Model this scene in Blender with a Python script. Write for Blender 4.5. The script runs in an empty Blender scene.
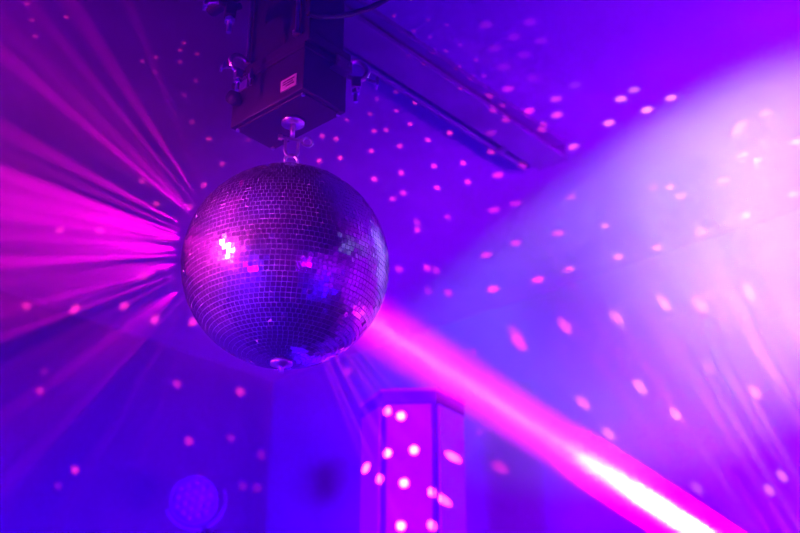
import bpy, bmesh, math, random
from mathutils import Vector, Matrix
random.seed(11)
PI = math.pi
S = bpy.context.scene
COL = S.collection

# ------------------------------------------------------------------ camera
F = 1100.0
PITCH = math.radians(25)
CP, SP = math.cos(PITCH), math.sin(PITCH)
CAM = Vector((0, 0, 1.6))
cd = bpy.data.cameras.new('camera')
cd.sensor_width = 36
cd.lens = 36 * F / 800
cd.dof.use_dof = True
cd.dof.focus_distance = 2.62
cd.dof.aperture_fstop = 2.0
cam = bpy.data.objects.new('camera', cd)
cam.location = CAM
cam.rotation_euler = (PI / 2 + PITCH, 0, 0)
COL.objects.link(cam)
S.camera = cam

def ray(px, py):
    x = (px - 400) / F
    y = (266.5 - py) / F
    return Vector((x, CP - SP * y, SP + CP * y))     # depth along the axis = 1

def on_z(px, py, z):
    d = ray(px, py)
    return CAM + d * ((z - CAM.z) / d.z)

def at(px, py, depth):
    return CAM + ray(px, py) * depth

RIGHT = Vector((1, 0, 0))
UP = Vector((0, -SP, CP))
BACK = Vector((0, -CP, -SP))
AZ = math.radians(42)
U = Vector((math.sin(AZ), math.cos(AZ), 0))           # the room's two axes
V = Vector((-math.cos(AZ), math.sin(AZ), 0))
Z = Vector((0, 0, 1))
ROOM_ROT = math.atan2(U.y, U.x)

# ------------------------------------------------------------------ materials
def mat(name, col, rough=.6, metal=0.0, noise=0.0, scale=8.0, bump=0.0):
    m = bpy.data.materials.new(name)
    m.use_nodes = True
    nt = m.node_tree
    b = nt.nodes['Principled BSDF']
    b.inputs['Base Color'].default_value = (*col, 1)
    b.inputs['Roughness'].default_value = rough
    b.inputs['Metallic'].default_value = metal
    if noise or bump:
        tc = nt.nodes.new('ShaderNodeTexCoord')
        n = nt.nodes.new('ShaderNodeTexNoise')
        n.inputs['Scale'].default_value = scale
        n.inputs['Detail'].default_value = 5
        nt.links.new(tc.outputs['Object'], n.inputs['Vector'])
        if noise:
            r = nt.nodes.new('ShaderNodeValToRGB')
            r.color_ramp.elements[0].position = .3
            r.color_ramp.elements[1].position = .7
            r.color_ramp.elements[0].color = (*[c * (1 - noise) for c in col], 1)
            r.color_ramp.elements[1].color = (*[min(1, c * (1 + noise)) for c in col], 1)
            nt.links.new(n.outputs['Fac'], r.inputs['Fac'])
            nt.links.new(r.outputs['Color'], b.inputs['Base Color'])
        if bump:
            bp = nt.nodes.new('ShaderNodeBump')
            bp.inputs['Strength'].default_value = bump
            bp.inputs['Distance'].default_value = .01
            nt.links.new(n.outputs['Fac'], bp.inputs['Height'])
            nt.links.new(bp.outputs['Normal'], b.inputs['Normal'])
    return m

M_CEIL = mat('ceiling_paint', (.45, .45, .45), .9, 0, .12, 3, .1)
M_WALL = mat('wall_paint', (.22, .22, .22), .9, 0, .12, 2.5, .1)
M_FLOOR = mat('floor_boards', (.06, .05, .05), .5, 0, .3, 4)
M_STEEL = mat('black_steel', (.02, .02, .022), .55, .0, .3, 20)
M_BEAM = mat('beam_paint', (.26, .26, .265), .6, 0, .25, 6)
M_CHROME = mat('zinc_plate', (.75, .75, .76), .28, 1.0, .1, 30)
M_BRACKET = mat('grey_paint', (.22, .22, .22), .5, 0, .15, 20)
M_MIRROR = mat('mirror_glass', (.42, .42, .44), .15, 1.0)
M_GROUT = mat('grout', (.38, .38, .38), .8, 0, .2, 40)
M_RUBBER = mat('black_rubber', (.015, .015, .015), .6, 0, .2, 30)
M_LABEL = mat('label_paper', (.75, .75, .75), .6, 0, .05, 60)
M_INK = mat('label_ink', (.05, .05, .05), .7, 0, .1, 60)
M_PANEL = mat('white_panel', (.62, .62, .62), .6, 0, .04, 5)
M_CORE = mat('grey_core', (.16, .16, .16), .8, 0, .1, 8)
M_LENS = mat('clear_lens', (.32, .26, .3), .3, .0, .05, 50)

# ------------------------------------------------------------------ mesh helpers
def new_bm():
    return bmesh.new()

def build(name, bm, m, parent=None, smooth=False, mw=None):
    me = bpy.data.meshes.new(name)
    bm.normal_update()
    bm.to_mesh(me)
    bm.free()
    me.materials.append(m)
    if smooth:
        for p in me.polygons:
            p.use_smooth = True
    o = bpy.data.objects.new(name, me)
    COL.objects.link(o)
    if parent is not None:
        o.parent = parent
    elif mw is not None:
        o.matrix_world = mw
    return o

def box(bm, x0, x1, y0, y1, z0, z1, bev=0.0, mtx=None):
    r = bmesh.ops.create_cube(bm, size=1)
    vs = r['verts']
    for v in vs:
        v.co = Vector(((x0 + x1) / 2 + v.co.x * (x1 - x0), (y0 + y1) / 2 + v.co.y * (y1 - y0), (z0 + z1) / 2 + v.co.z * (z1 - z0)))
    if bev > 0:
        es = list({e for v in vs for e in v.link_edges})
        rr = bmesh.ops.bevel(bm, geom=es, offset=bev, segments=2, affect='EDGES', profile=.6)
        vs = list({v for f in rr['faces'] for v in f.verts} | {v for v in vs if v.is_valid})
    if mtx is not None:
        vs = [v for v in vs if v.is_valid]
        seen = set(vs)
        st = list(vs)
        while st:
            v = st.pop()
            for e in v.link_edges:
                w = e.other_vert(v)
                if w not in seen:
                    seen.add(w); st.append(w)
        for v in seen:
            v.co = mtx @ v.co

def cyl(bm, a, b, r, seg=20, r2=None):
    a, b = Vector(a), Vector(b)
    d = b - a
    q = d.to_track_quat('Z', 'Y').to_matrix().to_4x4()
    bmesh.ops.create_cone(bm, cap_ends=True, segments=seg, radius1=r, radius2=r if r2 is None else r2,
                          depth=d.length, matrix=Matrix.Translation((a + b) / 2) @ q)

def tube(bm, pts, r, seg=10, closed=False):
    pts = [Vector(p) for p in pts]
    n = len(pts)
    rings = []
    ref = None
    for i, p in enumerate(pts):
        if closed:
            t = pts[(i + 1) % n] - pts[(i - 1) % n]
        else:
            t = pts[min(i + 1, n - 1)] - pts[max(i - 1, 0)]
        t.normalize()
        if ref is None:
            ref = t.orthogonal().normalized()
        ref = (ref - t * ref.dot(t)).normalized()
        bn = t.cross(ref)
        rings.append([bm.verts.new(p + (ref * math.cos(k * 2 * PI / seg) + bn * math.sin(k * 2 * PI / seg)) * r) for k in range(seg)])
    m = n if closed else n - 1
    for i in range(m):
        A, B = rings[i], rings[(i + 1) % n]
        for k in range(seg):
            bm.faces.new((A[k], A[(k + 1) % seg], B[(k + 1) % seg], B[k]))
    if not closed:
        bm.faces.new(rings[0][::-1])
        bm.faces.new(rings[-1])

def arc(c, ax, ay, r, a0, a1, n=20):
    c, ax, ay = Vector(c), Vector(ax), Vector(ay)
    return [c + ax * (r * math.cos(a0 + (a1 - a0) * i / (n - 1))) + ay * (r * math.sin(a0 + (a1 - a0) * i / (n - 1))) for i in range(n)]

def ring(bm, c, ax, ay, R, r, n=28, seg=10):
    tube(bm, arc(c, ax, ay, R, 0, 2 * PI * (n - 1) / n, n), r, seg, True)

def lathe(bm, prof, seg=40):
    rows = []
    for r, z in prof:
        if r < 1e-6:
            rows.append([bm.verts.new((0, 0, z))])
        else:
            rows.append([bm.verts.new((r * math.cos(2 * PI * k / seg), r * math.sin(2 * PI * k / seg), z)) for k in range(seg)])
    for A, B in zip(rows, rows[1:]):
        for k in range(seg):
            k2 = (k + 1) % seg
            if len(A) == 1 and len(B) == 1:
                continue
            if len(A) == 1:
                bm.faces.new((A[0], B[k2], B[k]))
            elif len(B) == 1:
                bm.faces.new((A[k], A[k2], B[0]))
            else:
                bm.faces.new((A[k], A[k2], B[k2], B[k]))
    bmesh.ops.recalc_face_normals(bm, faces=bm.faces[:])

def prism(bm, pts, z0, z1):
    lo = [bm.verts.new((x, y, z0)) for x, y in pts]
    hi = [bm.verts.new((x, y, z1)) for x, y in pts]
    n = len(pts)
    bm.faces.new(lo[::-1]); bm.faces.new(hi)
    for i in range(n):
        bm.faces.new((lo[i], lo[(i + 1) % n], hi[(i + 1) % n], hi[i]))
    bmesh.ops.recalc_face_normals(bm, faces=bm.faces[:])

def tag(o, label, cat, group=None, kind=None):
    o['label'] = label
    o['category'] = cat
    if group: o['group'] = group
    if kind: o['kind'] = kind
    return o

def thing(name, label, cat, loc, rotz=0.0, group=None):
    o = bpy.data.objects.new(name, None)
    o.empty_display_size = .1
    o.location = loc
    o.rotation_euler = (0, 0, rotz)
    COL.objects.link(o)
    return tag(o, label, cat, group)

def struct(name, bm, m, label, cat):
    o = build(name, bm, m)
    o['kind'] = 'structure'
    return tag(o, label, cat, None, 'structure')

# ------------------------------------------------------------------ the room (turned 42 degrees to the lens)
CEIL = 3.74
DU, DV, BU, BV = 4.1, 4.7, -4.2, -4.2
RM = Matrix((( U.x, V.x, 0, 0), (U.y, V.y, 0, 0), (0, 0, 1, 0), (0, 0, 0, 1)))
T = .12
def room_box(name, a0, a1, b0, b1, z0, z1, m, label, cat):
    bm = new_bm()
    box(bm, a0, a1, b0, b1, z0, z1, 0, RM)
    return struct(name, bm, m, label, cat)
room_box('floor', BU - T, DU + T, BV - T, DV + T, -T, 0, M_FLOOR, 'dark wooden dance floor below the haze', 'floor')
room_box('ceiling', BU - T, DU + T, BV - T, DV + T, CEIL, CEIL + T, M_CEIL, 'dark plaster ceiling speckled with pink light dots', 'ceiling')
room_box('wall_right', DU, DU + T, BV - T, DV + T, 0, CEIL, M_WALL, 'dark wall on the right behind the pale haze', 'wall')
room_box('wall_left', BU - T, DU, DV, DV + T, 0, CEIL, M_WALL, 'dark blue-lit wall on the left behind the ball', 'wall')
room_box('wall_back', BU - T, BU, BV - T, DV, 0, CEIL, M_WALL, 'dark wall behind the camera on the left', 'wall')
room_box('wall_front', BU, DU, BV - T, BV, 0, CEIL, M_WALL, 'dark wall behind the camera on the right', 'wall')

# ------------------------------------------------------------------ mirror ball
BALL = at(286, 266, 2.66)
R = .25
ball = thing('mirror_ball', 'large mirror ball of tiny square mirrors hanging under the black box', 'mirror ball', BALL, math.radians(7))
bm = new_bm()
bmesh.ops.create_uvsphere(bm, u_segments=96, v_segments=64, radius=R - .0010)
build('ball_shell', bm, M_GROUT, ball, True)
bm = new_bm()
rows = 66
for i in range(rows):
    th0 = PI * i / rows
    thc = th0 + PI / rows / 2
    if thc < .1 or thc > PI - .1:
        continue
    n = max(8, int(round(2 * PI * math.sin(thc) * R / (PI * R / rows))))
    ph0 = random.random() * 6.28
    rowt = random.gauss(0, .008)
    h = PI * R / rows / 2 * .89
    w = 2 * PI * R * math.sin(thc) / n / 2 * .89
    for k in range(n):
        ph = ph0 + 2 * PI * k / n
        nn = Vector((math.sin(thc) * math.cos(ph), math.sin(thc) * math.sin(ph), math.cos(thc)))
        e1 = Vector((-math.sin(ph), math.cos(ph), 0))
        e2 = nn.cross(e1)
        jit = .07 if random.random() < .14 else .03
        nj = (nn + e1 * random.gauss(0, jit) + e2 * (random.gauss(0, jit) + rowt)).normalized()
        f1 = (e1 - nj * e1.dot(nj)).normalized()
        f2 = nj.cross(f1)
        c = nn * (R - .0004)
        top = [bm.verts.new(c + f1 * sx * w + f2 * sy * h) for sx, sy in ((-1, -1), (1, -1), (1, 1), (-1, 1))]
        bot = [bm.verts.new(c - nj * .0011 + f1 * sx * w + f2 * sy * h) for sx, sy in ((-1, -1), (1, -1), (1, 1), (-1, 1))]
        bm.faces.new(top)
        for a in range(4):
            b = (a + 1) % 4
            bm.faces.new((bot[a], bot[b], top[b], top[a]))
build('mirror_tiles', bm, M_MIRROR, ball)
bm = new_bm()
lathe(bm, [(0, R - .004), (.032, R - .004), (.034, R), (.03, R + .008), (.012, R + .012), (.010, R + .03), (0, R + .03)], 32)
build('top_cap', bm, M_CHROME, ball, True)
bm = new_bm()
ring(bm, (0, 0, R + .044), (1, 0, 0), (0, 0, 1), .016, .004)
build('hanging_ring', bm, M_CHROME, ball, True)
bm = new_bm()
lathe(bm, [(0, -R + .004), (.026, -R + .004), (.026, -R - .003), (.012, -R - .006), (.006, -R - .012), (.006, -R - .022), (0, -R - .024)], 32)
build('bottom_pin', bm, M_CHROME, ball, True)

# ------------------------------------------------------------------ motor box above it
ZB = 3.14
Cc = Vector((BALL.x, BALL.y, ZB))
N0 = on_z(303, 88, ZB)
WU, WV, HH = .150, .275, .135
motor = thing('mirror_ball_motor', 'black motor box with a pale label, mirror ball turning below it', 'motor', N0, ROOM_ROT)
bm = new_bm()
box(bm, 0, WU, 0, WV, 0, HH, .004)
build('housing', bm, M_STEEL, motor)
bm = new_bm()
box(bm, -.004, WU + .004, -.004, WV + .004, HH - .012, HH + .006, .003)
build('lid', bm, M_STEEL, motor)
bm = new_bm()
box(bm, .012, WU - .012, .012, WV - .012, -.004, .002, .002)
build('bottom_plate', bm, M_STEEL, motor)
# label on the face with normal -U (near its right end)
lab = None
bm = new_bm()
box(bm, -.0035, 0, .022, .080, .020, .054, 0)
lab = build('rating_label', bm, M_LABEL, motor)
lab['label'] = 'pale rectangular sticker with dark print lines'
bm = new_bm()
for zz, y0, y1 in ((.045, .030, .072), (.038, .034, .072), (.031, .030, .060)):
    box(bm, -.0042, -.0034, y0, y1, zz - .0016, zz + .0016, 0)
build('print_lines', bm, M_INK, lab)
bm = new_bm()
cl = motor.matrix_basis.inverted() @ Cc
cyl(bm, cl + Vector((0, 0, -.004)), cl + Vector((0, 0, -.012)), .03, 24)
cyl(bm, cl + Vector((0, 0, -.012)), cl + Vector((0, 0, -.050)), .0065, 16)
build('drive_shaft', bm, M_CHROME, motor, True)
bm = new_bm()
cyl(bm, (0, WV - .03, .07), (-.012, WV - .03, .07), .011, 20)
cyl(bm, (-.012, WV - .03, .07), (-.034, WV - .03, .07), .020, 20, .017)
build('side_knob', bm, M_RUBBER, motor, True)
for (a, b) in ((.014, .014), (WU - .014, .014), (.014, WV - .014), (WU - .014, WV - .014)):
    bm = new_bm()
    cyl(bm, (a, b, -.009), (a, b, -.003), .005, 8)
    build('screw', bm, M_CHROME, motor)
bm = new_bm()
box(bm, .085, .140, -.026, -.003, .100, .107, .002)
box(bm, .085, .140, -.030, -.024, .100, .134, .002)
for a in (.097, .128):
    cyl(bm, (a, -.033, .122), (a, -.025, .122), .006, 8)
build('side_bracket', bm, M_BRACKET, motor)
bm = new_bm()
box(bm, -.004, .010, WV - .06, WV - .01, HH - .035, HH + .005, .002)
cyl(bm, (-.012, WV - .085, HH - .045), (-.012, WV - .085, HH + .004), .004, 10)
cyl(bm, (-.012, WV - .085, HH - .028), (-.012, WV - .085, HH - .012), .008, 6)
build('corner_bracket', bm, M_CHROME, motor)

# carriage that carries the motor under the ceiling beam
ZT = 3.655
bm = new_bm()
car = thing('mounting_carriage', 'black steel carriage holding the motor box under the ceiling beam', 'bracket', N0 + Z * (HH + .007), ROOM_ROT)
hz = ZT - (N0.z + HH + .007)
box(bm, .0, .15, -.015, .265, 0, .03, .004)
box(bm, .012, .138, .0, .235, .03, hz - .02, .006)
build('carriage_body', bm, M_STEEL, car)
bm = new_bm()
box(bm, -.015, .165, -.03, .26, hz - .02, hz - .001, .004)
build('top_plate', bm, M_STEEL, car)
for (a, b) in ((-.002, .03), (-.002, .22)):
    bm = new_bm()
    cyl(bm, (a, b, .032), (a, b, hz - .022), .006, 12)
    cyl(bm, (a, b, .031), (a, b, .043), .012, 6)
    build('threaded_rod', bm, M_CHROME, car)

# link between shaft and ball
zs0 = ZB - .062
sh = thing('shackle', 'small zinc shackle joining the motor shaft to the ball', 'shackle', (BALL.x, BALL.y, BALL.z + R + .05), math.radians(20))
dz = zs0 - (BALL.z + R + .05)
bm = new_bm()
pts = [Vector((-.017, 0, dz + .006)), Vector((-.017, 0, .03))] + arc((0, 0, .022), (1, 0, 0), (0, 0, 1), .017, PI, 2 * PI, 14) + [Vector((.017, 0, .03)), Vector((.017, 0, dz + .006))]
tube(bm, pts, .0042, 10)
build('bow', bm, M_CHROME, sh, True)
bm = new_bm()
cyl(bm, (-.030, 0, dz + .004), (.026, 0, dz + .004), .0045, 12)
cyl(bm, (-.036, 0, dz + .004), (-.026, 0, dz + .004), .009, 6)
build('pin', bm, M_CHROME, sh)
bm = new_bm()
ring(bm, (.040, 0, dz + .004), (1, 0, 0), (0, 0, 1), .013, .0035)
build('pin_eye', bm, M_CHROME, sh, True)

# ------------------------------------------------------------------ ceiling beam (I section along U)
Q = Vector((BALL.x, BALL.y, 0)) + V * .12
bm = new_bm()
MB_ = Matrix.Translation(Q) @ RM
L0, L1 = -2.2, 1.38
hw = .062
box(bm, L0, L1, -hw, hw, ZT, ZT + .02, .003, MB_)
box(bm, L0, L1, -.015, .015, ZT + .018, CEIL - .02, 0, MB_)
box(bm, L0, L1, -hw, hw, CEIL - .02, CEIL - .001, 0, MB_)
box(bm, L1, L1 + .012, -hw, hw, ZT, CEIL - .001, 0, MB_)
struct('trim_1', bm, M_BEAM, 'dark steel ceiling beam running from the motor box to the right', 'beam')
bm = new_bm()
cyl(bm, MB_ @ Vector((L0, hw + .05, ZT + .03)), MB_ @ Vector((L1 - .001, hw + .05, ZT + .03)), .014, 16)
for t in (-1.5, -.6, .3, 1.2):
    box(bm, t - .015, t + .015, hw - .01, hw + .055, ZT + .012, ZT + .02, 0, MB_)
struct('trim_2', bm, M_BEAM, 'thin dark pipe running beside the ceiling beam', 'pipe')

# ------------------------------------------------------------------ rigging clamps
def hook_clamp(name, label, loc, rot, sc=1.0):
    t = thing(name, label, 'clamp', loc, rot, 'rigging clamps around the motor')
    t.scale = (sc, sc, sc)
    bm = new_bm()
    pts = arc((0, 0, .055), (1, 0, 0), (0, 0, 1), .030, -PI * .75, PI * .85, 22)
    tube(bm, pts, .008, 8)
    box(bm, -.012, .012, -.012, .012, -.002, .030, .002)
    build('hook', bm, M_RUBBER if 'black' in label else M_CHROME, t, False)
    bm = new_bm()
    cyl(bm, (0, 0, -.045), (0, 0, .002), .006, 12)
    cyl(bm, (0, 0, -.018), (0, 0, -.008), .012, 6)
    build('bolt', bm, M_CHROME, t)
    bm = new_bm()
    cyl(bm, (.028, 0, .030), (.058, 0, .020), .005, 10)
    for s in (-1, 1):
        box(bm, .052, .060, -.003 + s * .010, .003 + s * .010, .008, .034, .001)
    box(bm, .050, .058, -.012, .012, .016, .024, .001)
    build('wing_screw', bm, M_CHROME, t)
    return t
hook_clamp('rigging_clamp', 'black hook clamp highest of the rigging at upper left', at(230, 16, 2.78) , math.radians(200), 1.15)
hook_clamp('rigging_clamp', 'zinc hook clamp at the left corner of the motor box', at(238, 78, 2.80), math.radians(215), .8)
hook_clamp('rigging_clamp', 'zinc hook clamp right of the motor box under the beam', at(356, 88, 2.92), math.radians(10), 1.0)

# pipe that the upper-left clamp grips
bm = new_bm()
p0 = at(230, 16, 2.78) + Vector((0, 0, .063))
cyl(bm, p0 - V * .12, p0 + U * 0 - V * .02 + V * .10, .021, 18)
tag(build('pipe_stub', bm, M_STEEL), 'short black pipe gripped by the upper left clamp', 'pipe')

# cable looping at the top
bm = new_bm()
cp = [at(308, 13, 2.74), at(314, 15, 2.75), at(322, 16.2, 2.77), at(334, 16, 2.82), at(350, 14, 2.92), at(364, 10, 2.95), at(376, 5, 2.98), at(388, -2, 3.0), at(402, -12, 3.04)]
sm = []
for i in range(len(cp) - 1):
    a, b, c, d = cp[max(i - 1, 0)], cp[i], cp[i + 1], cp[min(i + 2, len(cp) - 1)]
    for k in range(6):
        t = k / 6
        sm.append(.5 * ((2 * b) + (c - a) * t + (2 * a - 5 * b + 4 * c - d) * t * t + (3 * b - a - 3 * c + d) * t ** 3))
sm.append(cp[-1])
tube(bm, sm, .008, 10)
tag(build('cable', bm, M_RUBBER, None, True), 'black cable sagging in a loop beside the carriage at the top', 'cable')

# ------------------------------------------------------------------ six-sided white tower
PD = 4.15
PT = on_z(0, 0, 1.7)
ptop = at(413, 388, PD)
side = 54.5 / F * PD * 1.02
tower = thing('white_tower', 'six sided white tower with dark grooves standing below the pink beam', 'tower',
              Vector((ptop.x, ptop.y + side * .87, 0)), math.radians(-5))
Rh = side
hexa = lambda r: [(r * math.cos(PI / 6 * 0 + PI / 3 * k), r * math.sin(PI / 3 * k)) for k in range(6)]
TH = ptop.z
bm = new_bm(); prism(bm, hexa(Rh * .93), .06, TH - .03)
build('core', bm, M_CORE, tower)['label'] = 'dark core seen in the grooves'
bm = new_bm(); prism(bm, hexa(Rh * 1.02), 0, .06)
build('foot', bm, M_STEEL, tower)
bm = new_bm(); prism(bm, hexa(Rh * .97), TH - .055, TH - .010)
build('cap', bm, M_CORE, tower)
bm = new_bm(); prism(bm, hexa(Rh * 1.0), TH - .010, TH)
build('top_rim', bm, M_PANEL, tower)
for k in range(6):
    a = PI / 3 * k + PI / 6
    m = Matrix.Rotation(a, 4, 'Z')
    ap = Rh * math.cos(PI / 6)
    bm = new_bm()
    w = side * .405
    box(bm, ap - .012, ap, -w, w, .065, TH - .062, .004, m)
    build('panel', bm, M_PANEL, tower)

# ------------------------------------------------------------------ par light low on the left
pl = at(195, 500, 4.6)
par = thing('stage_light', 'round stage light with a honeycomb of small lenses, low at left', 'stage light', Vector((pl.x, pl.y, 0)), 0)
aim = (CAM + Vector((-.6, 0, -.3)) - pl).normalized()
q = aim.to_track_quat('Z', 'Y').to_matrix().to_4x4()
mtx = Matrix.Translation((0, 0, pl.z)) @ q @ Matrix.Rotation(.35, 4, 'Z')
bm = new_bm()
lathe(bm, [(0, -.16), (.06, -.15), (.075, -.10), (.095, -.06), (.1, 0), (.1, .02), (.094, .02), (.092, .004), (0, .004)], 40)
bm.transform(mtx)
build('can', bm, M_BRACKET, par, True)
cells = [(0, 0)] + [(.036 * math.cos(k * PI / 3), .036 * math.sin(k * PI / 3)) for k in range(6)] + [((.0624 if k % 2 else .072) * math.cos(k * PI / 6), (.0624 if k % 2 else .072) * math.sin(k * PI / 6)) for k in range(12)]
for cx, cy in cells:
    bm = new_bm()
    lathe(bm, [(.0145, .003), (.0145, .010), (.011, .015), (.006, .0175), (0, .0182)], 16)
    bm.transform(mtx @ Matrix.Translation((cx, cy, 0)))
    build('lens', bm, M_LENS, par, True)
bm = new_bm()
tube(bm, [mtx @ Vector(p) for p in arc((0, 0, -.04), (1, 0, 0), (0, -1, 0), .125, 0, PI, 18)], .008, 8)
build('yoke', bm, M_BRACKET, par, True)
bm = new_bm()
yb = mtx @ Vector((0, -.125, -.04))
cyl(bm, yb, (yb.x, yb.y, .02), .015, 14)
cyl(bm, (yb.x, yb.y, 0), (yb.x, yb.y, .03), .16, 28)
build('stand', bm, M_STEEL, par)

# ------------------------------------------------------------------ haze in the whole room
W = bpy.data.worlds.new('world')
S.world = W
W.use_nodes = True
nt = W.node_tree
for n in list(nt.nodes):
    nt.nodes.remove(n)
out = nt.nodes.new('ShaderNodeOutputWorld')
bg = nt.nodes.new('ShaderNodeBackground')
bg.inputs['Color'].default_value = (0, 0, 0, 1)
bg.inputs['Strength'].default_value = 0
vs = nt.nodes.new('ShaderNodeVolumeScatter')
vs.inputs['Color'].default_value = (1, 1, 1, 1)
HAZE = .06
vs.inputs['Density'].default_value = HAZE
vs.inputs['Anisotropy'].default_value = 0.4
nt.links.new(bg.outputs['Background'], out.inputs['Surface'])
nt.links.new(vs.outputs['Volume'], out.inputs['Volume'])

# denser smoke drifting in the haze
def smoke_mat(dens, scale, lo):
    sm_ = bpy.data.materials.new('smoke')
    sm_.use_nodes = True
    nt = sm_.node_tree
    for n in list(nt.nodes):
        nt.nodes.remove(n)
    out = nt.nodes.new('ShaderNodeOutputMaterial')
    tc = nt.nodes.new('ShaderNodeTexCoord')
    ln = nt.nodes.new('ShaderNodeVectorMath'); ln.operation = 'LENGTH'
    nt.links.new(tc.outputs['Object'], ln.inputs[0])
    fall = nt.nodes.new('ShaderNodeMapRange'); fall.interpolation_type = 'SMOOTHSTEP'
    fall.inputs['From Min'].default_value = 1.0
    fall.inputs['From Max'].default_value = .25
    nt.links.new(ln.outputs['Value'], fall.inputs['Value'])
    ns = nt.nodes.new('ShaderNodeTexNoise')
    ns.inputs['Scale'].default_value = scale
    ns.inputs['Detail'].default_value = 3
    nt.links.new(tc.outputs['Object'], ns.inputs['Vector'])
    nr = nt.nodes.new('ShaderNodeMapRange')
    nr.inputs['From Min'].default_value = .3
    nr.inputs['From Max'].default_value = .7
    nr.inputs['To Min'].default_value = lo
    nr.inputs['To Max'].default_value = 1.3
    nt.links.new(ns.outputs['Fac'], nr.inputs['Value'])
    mu = nt.nodes.new('ShaderNodeMath'); mu.operation = 'MULTIPLY'
    nt.links.new(fall.outputs['Result'], mu.inputs[0])
    nt.links.new(nr.outputs['Result'], mu.inputs[1])
    m2 = nt.nodes.new('ShaderNodeMath'); m2.operation = 'MULTIPLY'
    m2.inputs[1].default_value = dens
    nt.links.new(mu.outputs['Value'], m2.inputs[0])
    vs = nt.nodes.new('ShaderNodeVolumeScatter')
    vs.inputs['Color'].default_value = (1, 1, 1, 1)
    nt.links.new(m2.outputs['Value'], vs.inputs['Density'])
    nt.links.new(vs.outputs['Volume'], out.inputs['Volume'])
    return sm_

bm = new_bm()
bmesh.ops.create_icosphere(bm, subdivisions=4, radius=1)
smoke = build('smoke', bm, smoke_mat(1.55, 2.4, .2), None, True)
smoke.location = at(690, 270, 3.98)
smoke.scale = (.84, .62, .9)
tag(smoke, 'bank of pale lavender smoke drifting at the right', 'smoke', None, 'stuff')

bm = new_bm()
bmesh.ops.create_icosphere(bm, subdivisions=4, radius=1)
puff = build('smoke', bm, smoke_mat(1.7, 2.6, .35), None, True)
puff.location = at(705, 532, 2.78)
puff.scale = (.46, .30, .34)
puff.rotation_euler = (0, math.radians(38), 0)
tag(puff, 'small puff of smoke glowing white in the pink beam at lower right', 'smoke', None, 'stuff')

# ------------------------------------------------------------------ lights
def spot(name, loc, target, power, col, deg, blend=1.0, radius=.02):
    ld = bpy.data.lights.new(name, 'SPOT')
    ld.energy = power
    ld.color = col
    ld.spot_size = math.radians(max(deg, 1.0))
    ld.spot_blend = blend
    ld.shadow_soft_size = radius
    o = bpy.data.objects.new(name, ld)
    o.location = loc
    d = Vector(target) - Vector(loc)
    o.rotation_euler = d.to_track_quat('-Z', 'Y').to_euler()
    COL.objects.link(o)
    return o

# unseen fill lamps added for blue, violet and magenta light
K = 4 * PI
for k in range(2):
    spot('blue_fill', (-3.3 + .5 * k, -1.4 - .5 * k, .7), (-.9 + .6 * k, 4.6, 1.5), 13500, (.05, 0, 1), 43, 1, .3)
spot('blue_fill', (-2.9, 2.7, .4), (.6, 4.5, 2.0), 1400, (.07, 0, 1), 62, 1, .1)
spot('blue_fill', (2.7, 1.0, .5), (-1.0, 1.05, 2.6), 4200, (.02, 0, 1), 42, 1, .1)  # added to put a blue veil into the near haze
spot('blue_fill', (1.2, .8, .3), (.9, 3.2, 3.74), 1250, (.04, 0, 1), 44, 1, .1)
for k in range(4):
    spot('violet_fill', (2.4 + .5 * k, -2.4 + .4 * k, .7), (2.0 + .3 * k, 4.0, 2.7), 5000, (.34, 0, 1), 52, 1, .3)
spot('violet_fill', (-2.4, .6, .6), (tower.location.x, tower.location.y, 2.6), 500, (.30, 0, 1), 16, 1, .2)  # added to brighten the tower's left face
spot('magenta_fill', (-2.6, -1.0, .5), (-1.9, 3.6, 3.74), 1800, (.22, 0, .6), 44, 1, .3)  # added to lift the ceiling at upper left
# pale lamp that lights the smoke at the right
pale = at(1500, -235, 1.65)
spot('pale_spot', pale, at(655, 300, 4.85), 3900, (.37, .31, 1), 29, .8, .04)

# pink lamp at the left of the ball
lp = BALL + (RIGHT * -.88 + UP * .25 + BACK * .47).normalized() * 2.6
spot('pink_lamp', lp, BALL, 21000, (1, .035, .60), 8, 1, .33)

spot('pink_lamp', lp, BALL + Vector((0, 0, .35)), 210, (1, .02, .5), 26, 1, .06)  # weak wide spill added to brighten the label and clamps

# strong pink beam from the lower right, layered discs added to shape halo and core
def beam(name, src, tgt, power, col, size, spread):
    ld = bpy.data.lights.new(name, 'AREA')
    ld.shape = 'DISK'
    ld.size = size
    ld.energy = power
    ld.color = col
    ld.spread = math.radians(spread)
    o = bpy.data.objects.new(name, ld)
    o.location = src
    d = Vector(tgt) - Vector(src)
    o.rotation_euler = d.to_track_quat('-Z', 'Y').to_euler()
    COL.objects.link(o)
bt = at(380, 328, 2.72)
bsrc = at(775, 581, 2.85)
beam('beam_layer', bsrc, bt, 46, (1, .0, .75), .13, 2.8)
beam('beam_layer', bsrc, bt, 14, (1, .16, .85), .05, 2.4)
beam('beam_layer', bsrc, bt, 5.0, (1, .14, .80), .016, .7)
beam('beam_layer', bsrc, bt, 30, (1, .01, .80), .05, 8.0)

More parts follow.
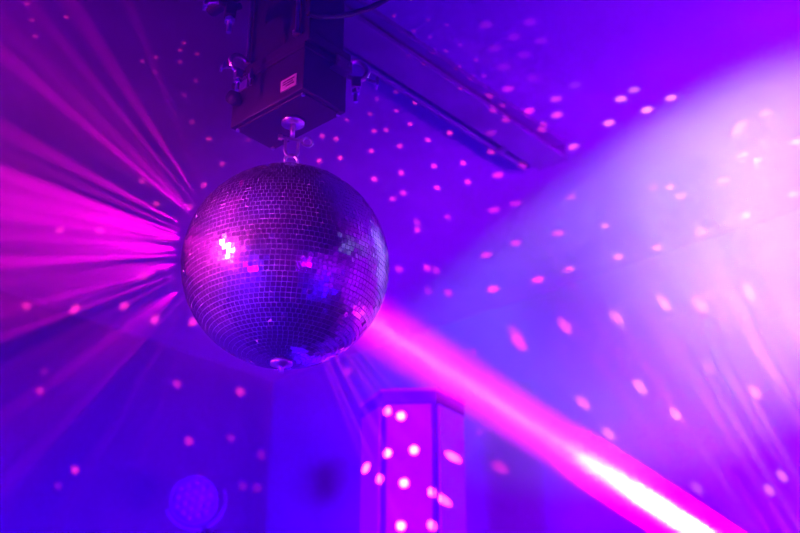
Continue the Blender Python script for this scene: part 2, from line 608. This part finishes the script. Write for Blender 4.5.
# lamps added at the ball in place of its reflected rays
FO = BALL + (RIGHT * -.80 + UP * .30 + BACK * .52).normalized() * (R + .015)
fan = [  # end pixel, width deg, strength, depth lean
    ((135, 20), 4.2, .22, .10), ((95, 40), 7.0, .8, .0), ((60, 40), 4.0, .4, -.1), ((20, 40), 5.0, .6, .1),
    ((0, 52), 4.5, .7, -.15), ((0, 128), 8.0, 1.7, .0), ((0, 150), 5.0, 1.2, .15), ((0, 172), 7.0, 1.7, -.05),
    ((0, 196), 5.0, 1.2, .2), ((0, 214), 6.0, 1.5, 0), ((0, 235), 5.0, 1.6, .1), ((0, 262), 6.0, 1.3, -.1),
    ((0, 285), 4.0, .8, .1), ((0, 312), 5.0, .9, .0), ((0, 338), 4.0, .7, -.1), ((0, 372), 6.0, .4, .1),
    ((0, 420), 7.0, .35, 0), ((20, 470), 4.5, .2, -.1), ((60, 520), 5.0, .15, .1), ((120, 520), 3.5, .1, 0), ((165, 90), 4.0, .14, 0),
    ((0, 200), 30, 1.3, .0), ((0, 300), 34, 1.4, .0), ((60, 90), 34, .45, .0), ((0, 190), 22, 3.0, 0), ((0, 240), 34, 2.5, 0), ((0, 430), 40, .5, 0),  # broad fill cones added for the pink glow between rays
]
LD = (lp - BALL).normalized()
for (ex, ey), wdeg, s, lean in fan:
    tgt = at(ex, ey, 2.58 + lean * 3)
    n = LD
    for _ in range(4):                                  # the mirror whose normal halves lamp and ray
        src = BALL + n * (R + .012)
        n = (LD + (tgt - src).normalized()).normalized()
    spot('ray_lamp', src, tgt, 2200 * s * 9.0 / wdeg, (1, .0, .62), wdeg, 1, .002)

# dots on ceiling, walls and tower, each from an added narrow lamp
dots = [  # px, py, strength
    (319,161,1),(340,158,1),(303,141,.6),(322,136,.8),(336,139,.7),(347,120,.35),(370,114,.4),(374,131,.7),(386,130,.7),(371,151,.9),
    (374,179,1.1),(396,111,.5),(415,103,.6),(410,124,.9),(400,146,.9),(401,173,1.1),(393,199,.8),(403,193,.8),(428,140,1),(434,166,1.1),
    (437,188,1.1),(450,133,1.1),(463,163,1.1),(468,182,1.1),(493,151,1.2),(498,175,1.1),(491,133,.5),(461,88,.35),(487,97,.8),(507,119,.7),
    (508,89,.4),(529,111,.9),(543,129,1),(557,115,.9),(523,166,1),(417,230,.8),(417,222,.5),(448,217,.4),(494,210,.9),(516,203,1),
    (486,255,.7),(516,243,.9),(557,233,.8),(399,269,.5),(427,268,.8),(436,270,.4),(493,289,1.1),(538,280,1.2),(569,269,1.2),(428,291,.3),
    (448,293,.4),(556,99,.4),(573,147,1),(575,85,.2),(533,78,.2),(457,68,.2),(484,76,.2),(446,51,.22),(460,45,.18),(476,60,.2),
    (495,48,.18),(514,37,.18),(486,25,.2),(504,67,.2),(524,55,.2),(541,41,.18),(530,22,.2),(426,61,.2),(430,37,.15),(447,25,.15),
    (428,20,.12),(414,31,.15),(394,16,.2),(415,45,.15),(396,92,.2),(377,99,.2),(571,197,.9),(609,123,1),(621,99,.7),(647,110,1),
    (634,90,.3),(671,98,.7),(766,113,.5),(742,125,.7),(737,131,.4),(743,155,1.1),(758,160,1.1),(796,142,.8),(653,188,1),(670,187,1),
    (681,196,1),(724,181,1),(793,194,1),(745,216,1.2),(702,232,1.1),(657,248,1.2),(605,226,.9),(560,234,.9),(618,257,1.2),(617,318,1.3),
    (664,303,1.3),(700,304,1.4),(749,293,1.6),(565,326,1.1),(519,343,1.3),(516,334,.7),(583,403,.9),(640,387,1),(708,367,.5),(756,351,.4),
    (755,392,1.1),(675,414,1.2),(609,434,.8),(769,490,.5),(782,476,.5),(697,488,.3),(502,467,.4),(473,352,.6),(480,432,.4),(498,468,.4),
    (26,306,.8),(75,309,.9),(124,306,.8),(155,320,1),(144,276,.6),(193,322,1),(40,391,.6),(44,372,.2),(177,384,.7),(240,392,1),
    (189,441,1),(231,438,.25),(75,470,1.1),(58,486,.2),(261,455,.25),(243,486,.2),(257,488,.25),(200,479,.3),(348,371,.6),
    (60,230,.5),(100,230,.4),(142,181,.4),(156,204,.4),(190,207,.5),(204,185,.5),(209,139,.4),(222,164,.4),(248,140,.2),
    (27,4,.2),(32,20,.2),(66,17,.3),(35,36,.2),(184,43,.25),(180,50,.25),(156,57,.25),(180,62,.2),(197,54,.2),(142,61,.2),(196,81,.15),
    (184,95,.15),(192,122,.2),(155,72,.15),
    (387,411,2.2),(401,416,4),(387,453,4),(414,450,4),(404,483,4),(401,526,4),(366,468,2),(380,479,1.6),(453,457,1.4),(432,492,1.6),
    (444,500,1.0),(432,525,1.6),
]
bpy.context.view_layer.update()
dg = bpy.context.evaluated_depsgraph_get()
E0 = 8.5
ADDED_SRC = Vector((1.35, 2.3, .9))
for (px, py, s) in dots:
    d = ray(px, py).normalized()
    o = CAM.copy()
    hit = None
    for _ in range(6):
        ok, p, nrm, idx, ob, mw = S.ray_cast(dg, o, d)
        if not ok:
            break
        root = ob
        while root.parent: root = root.parent
        if root.name.split('.')[0] in ('ceiling', 'wall_left', 'wall_right', 'white_tower', 'trim_1', 'trim_2', ):
            hit = (p, nrm); break
        o = p + d * .01
    if not hit:
        continue
    p, nrm = hit
    dirv = (p - BALL).normalized()
    src = BALL + dirv * (R + .012)
    far = px > 485
    if far:
        src = ADDED_SRC + (p - ADDED_SRC).normalized() * .27      # added unseen source low at the right, avoids streaks from the ball
        dirv = (p - src).normalized()
    if far and s <= .22:
        s *= .45
    dist = (p - src).length
    ext = math.exp(HAZE * (dist + (p - CAM).length))
    cosn = max(.4, abs(nrm.dot(dirv)))
    albk = 13 * .45 / .62 if abs(p.x) < .5 and p.y < 4.4 and p.z < 3 else (1.3 + (1.3 if py > 125 else .2) * min(1, max(0, (px - 520) / 130)) + 3.0 * max(0, 1 - math.hypot((px - 735) / 150, (py - 225) / 130)))
    spot('dot_lamp', src, p, s * E0 * dist * dist * ext * K / cosn * albk / 1.0, (1, .02 + .22 * min(1, max(0, (px - 540) / 100)), .25 + .3 * min(1, max(0, (px - 540) / 100))), 1.7 if 360 < px < 460 and py > 408 else 1.0, 1.0, .002)

# ------------------------------------------------------------------ colour and sampling
S.view_settings.view_transform = 'Standard'
S.view_settings.look = 'None'
S.view_settings.gamma = 1
S.view_settings.use_curve_mapping = False
S.view_settings.exposure = 0.0
S.cycles.use_denoising = True
S.cycles.max_bounces = 6
S.cycles.volume_bounces = 0
S.cycles.diffuse_bounces = 0
